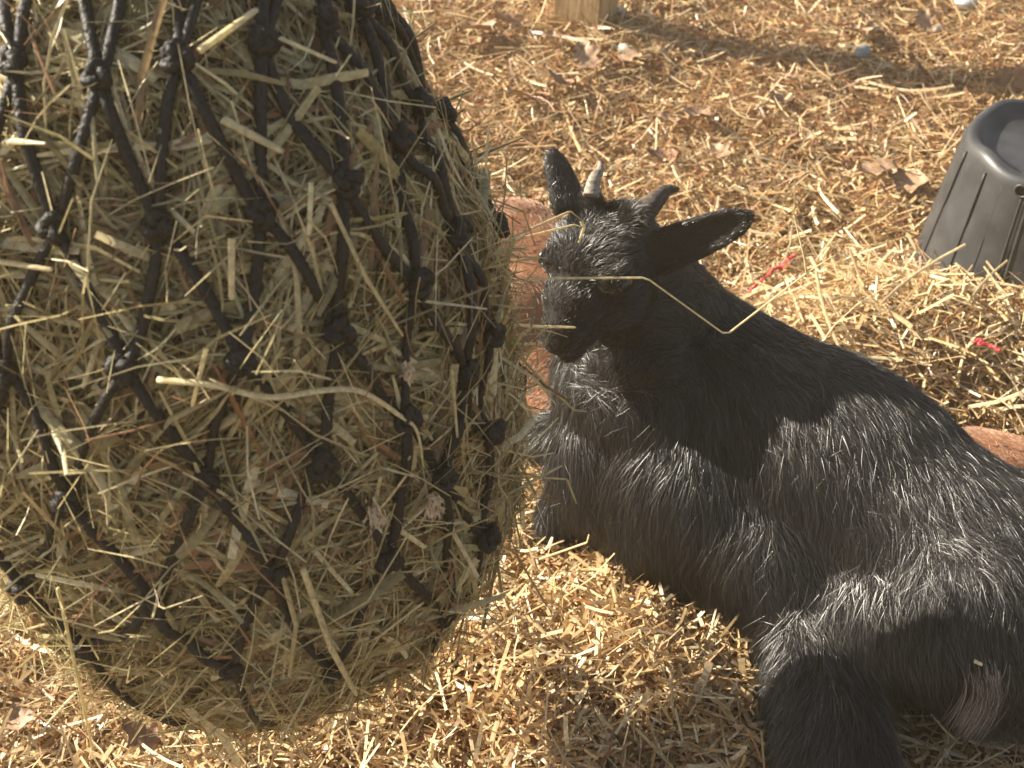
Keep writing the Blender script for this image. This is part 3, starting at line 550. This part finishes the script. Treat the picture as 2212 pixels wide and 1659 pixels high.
twine([(1718, 552), (1702, 560), (1712, 568), (1690, 570), (1700, 578), (1672, 580), (1665, 590), (1650, 602), (1632, 618), (1610, 642)], .0019, 'frayed red twine scrap on the straw behind the goat neck')
twine([(2105, 738), (2120, 735), (2115, 742), (2135, 744), (2160, 758)], .0018, 'small red twine scrap on the straw near the right edge')
twine([(2230, 1440), (2205, 1485), (2165, 1530), (2130, 1570), (2100, 1600)], .0016, 'thin dark red twine in the shade at the lower right corner', noise_mat('dark_red_twine', (.35, .04, .06), (.5, .1, .1), 200, .5, .3))
# ------------------------------------------------------------------ single stalks one can point at
def stalk(pts, r, lb, tone=.85, nm='hay_stalk', smooth=False, cat='stalk', flat=.6):
    p = np.array(pts)
    if smooth: p = catmull(p, 8)
    else:
        q = [p[0]]
        for a, b in zip(p[:-1], p[1:]): q += [a + (b - a) * .04, a + (b - a) * .5, a + (b - a) * .96]
        p = np.array(q + [p[-1]])
    rad = r * np.interp(np.linspace(0, 1, len(p)), [0, .7, 1], [1, .85, .45]); V, q, t = tube(p, rad, 8, flat=flat)
    return obj(nm, mesh_from(nm, V, q, t, tone=np.full(len(V), tone), smooth=True), M_HAY, label=lb, category=cat)
stalk([W(985, 600, 1.0), W(1045, 609, 1.02), W(1200, 601, 1.05), W(1396, 600, 1.08), W(1568, 724, 1.1), W(1742, 590, 1.12), W(1800, 553, 1.13)], .0014, 'long thin stalk bent in a zigzag across the black goat neck', .95)
stalk([W(1742, 590, 1.12), W(1738, 560, 1.12), W(1715, 465, 1.13)], .0009, 'fine twig rising from the zigzag stalk over the straw', .8)
stalk([hitbag(340, 820, .012), hitbag(460, 832, .018), hitbag(580, 858, .02), hitbag(700, 843, .02), hitbag(780, 846, .018), hitbag(860, 895, .016), hitbag(900, 930, .014), hitbag(915, 1010, .01)], .0023, 'thick pale curved stalk lying across the middle of the hay net', 1., smooth=True)
stalk([hitbag(445, 755, .012), hitbag(415, 878, .016)], .0024, 'short bright stalk crossing the left end of the thick pale one', 1.)
stalk([hitbag(500, 515, .012), hitbag(500, 648, .014)], .0022, 'short upright pale stalk left of centre on the hay net', .95)
stalk([hitbag(483, 258, .012), hitbag(500, 268, .016), hitbag(612, 328, .016)], .0032, 'flat pale stalk sloping down over the upper hay net', .9)
stalk([hitbag(430, 110, .014), hitbag(555, 20, .016)], .0028, 'pale stalk leaning up near the top edge of the hay net', .95)
stalk([hitbag(565, 65, .012), hitbag(728, 136, .022)], .0018, 'shiny pale stalk tilted beside the upper right net cords', 1.)
stalk([hitbag(715, 440, .012), hitbag(790, 600, .014), hitbag(870, 725, .014)], .0022, 'long pale stalk sloping down the right of the hay net', .85)
stalk([hitbag(0, 565, .01), hitbag(113, 583, .016)], .0022, 'short bright stalk at the left edge of the hay net', 1.)
stalk([hitbag(672, 395, .014), hitbag(668, 508, .016)], .0016, 'thin bright upright stalk between two net cords', 1.)
stalk([hitbag(975, 790, .012), hitbag(988, 945, .014)], .0018, 'thin pink tan stalk hanging on the lower right of the hay net', .9)
stalk([hitbag(610, 1240, .01), hitbag(640, 1350, .016), hitbag(625, 1460, .014)], .003, 'broad grey green blade hanging low on the hay net', .75, nm='dry_grass', cat='blade')
stalk([hitbag(655, 1230, .01), hitbag(715, 1400, .016), hitbag(770, 1500, .018)], .0034, 'broad cream stalk pointing down at the bottom of the hay net', .95)
stalk([hitbag(125, 1270, .01), hitbag(165, 1450, .03), W(200, 1620, .93)], .0017, 'thin pale stalk dangling below the left of the hay net', .85)
stalk([W(960, 575, 1.0), W(1100, 520, 1.05), W(1240, 485, 1.11), W(1255, 490, 1.11)], .0011, 'thin stalk reaching from the net to the goat forehead, lower one', .95)
stalk([W(960, 600, .98), W(1100, 515, 1.03), W(1232, 456, 1.10), W(1262, 480, 1.10)], .0013, 'thin stalk reaching from the net to the goat forehead, upper one', .75)
stalk([W(1255, 478, 1.10), W(1262, 492, 1.10), W(1250, 525, 1.10)], .0016, 'short yellow stalk tip hanging on the goat forehead', .9)
stalk([W(1100, 700, 1.07), W(1150, 705, 1.13), W(1243, 707, 1.155)], .0024, 'pink tan straw held in the goat mouth', 1., nm='straw')
stalk([W(1150, 708, 1.13), W(1195, 718, 1.145), W(1226, 728, 1.15)], .0009, 'fine stem under the pink tan straw at the mouth', .6, nm='straw')
stalk([W(1100, 745, 1.07), W(1165, 742, 1.13), W(1160, 735, 1.13)], .002, 'short pale straw below the goat mouth', .95, nm='straw')
stalk([W(1120, 765, 1.02), W(1170, 822, 1.05), W(1240, 886, 1.07), W(1268, 889, 1.07)], .0018, 'bent green stalk sticking out below the goat chin', .7)
stalk([hitbag(862, 268, .0), W(930, 232, .98), W(985, 208, 1.0), W(1020, 195, 1.02)], .0022, 'dark dry blade sticking up to the right from the hay net', .28, nm='dry_grass', smooth=True, cat='blade')
stalk([hitbag(905, 330, .0), W(1000, 345, .98), W(1060, 325, 1.0), W(1128, 298, 1.02)], .002, 'dark dry blade curving out right of the hay net above the goat', .28, nm='dry_grass', smooth=True, cat='blade')
stalk([W(790, 150, .96), W(870, 100, 1.0), W(940, 50, 1.03)], .0013, 'thin dark blade at the top right of the hay net', .3, nm='dry_grass', cat='blade')
stalk([hitbag(1000, 1020, .0), W(1140, 1030, 1.0), W(1225, 1035, 1.04), W(1245, 1088, 1.05)], .0013, 'bent thin stalk with a hooked end over the goat front leg', .8)
stalk([hitbag(1020, 1110, .0), W(1110, 1060, .99), W(1215, 1005, 1.03)], .0016, 'straight pale stalk over the goat front leg', .8)
stalk([hitbag(1010, 1160, .0), W(1110, 1190, 1.0), W(1182, 1310, 1.03)], .0014, 'grey stalk hanging below the goat front leg', .55)
stalk([W(1165, 1208, 1.30), W(1268, 1172, 1.29), W(1272, 1155, 1.285)], .0014, 'forked pale twig lying beside the front leg', .95)
stalk([W(2105, 1428, 1.13), W(2122, 1436, 1.13)], .0022, 'tiny straw flake stuck on the dark hip of the goat', 1., nm='straw_flake', cat='straw')
def seedhead(pos, s, lb):
    n = 160; P0 = np.repeat(np.array(pos)[None], n, 0) + rng.normal(0, .0028 * s, (n, 3)) * [1, 1, 2.]; d = nrm(rng.normal(0, .4, (n, 3)) + np.array([.3, -.4, -.8])); t = np.linspace(0, 1, 4)
    P = P0[:, None] + d[:, None] * t[None, :, None] * .007 * s; Wd = np.full((n, 1), .0007) * np.array([.6, 1, .8, .1])[None]
    obj('seed_head', strands(P, Wd, nrm(rng.normal(0, 1, (n, 3))), rng.uniform(.75, 1, n), 'seed_head'), straw_mat('seed', [(0, (.45, .33, .20)), (1, (.72, .57, .38))]), label=lb, category='seed head')
seedhead(hitbag(810, 1110, .014), .8, 'fluffy tan grass seed head low on the hay net, left one')
seedhead(hitbag(935, 1088, .015), .7, 'fluffy tan grass seed head low on the hay net, right one')
seedhead(hitbag(880, 800, .012), .5, 'small tan seed head on the right side of the hay net')
seedhead(G(1140, 1485, .06), 1.4, 'pale feathery seed head lying on the bottom straw')

# ------------------------------------------------------------------ added warm volume, imitates veiling lens glare
def glare_haze():
    bm = bmesh.new(); bmesh.ops.create_cube(bm, size=1); me = bpy.data.meshes.new('glare_haze'); 
    for v in bm.verts: v.co = Vector((v.co.x * 140, v.co.y * 140, (v.co.z + .5) * 5 - 1.2))
    bm.to_mesh(me); m = bpy.data.materials.new('glare_haze'); m.use_nodes = True; n = m.node_tree; n.nodes.clear()
    v = n.nodes.new('ShaderNodeVolumePrincipled'); v.inputs['Color'].default_value = (1, .80, .50, 1); v.inputs['Density'].default_value = GLARE_HAZE; v.inputs['Anisotropy'].default_value = .3
    o = n.nodes.new('ShaderNodeOutputMaterial'); n.links.new(v.outputs[0], o.inputs['Volume']); obj('glare_haze', me, m, kind='stuff', label='thin warm veil added over the pen to imitate lens glare', category='glare_haze')
GLARE_HAZE = .023
glare_haze()
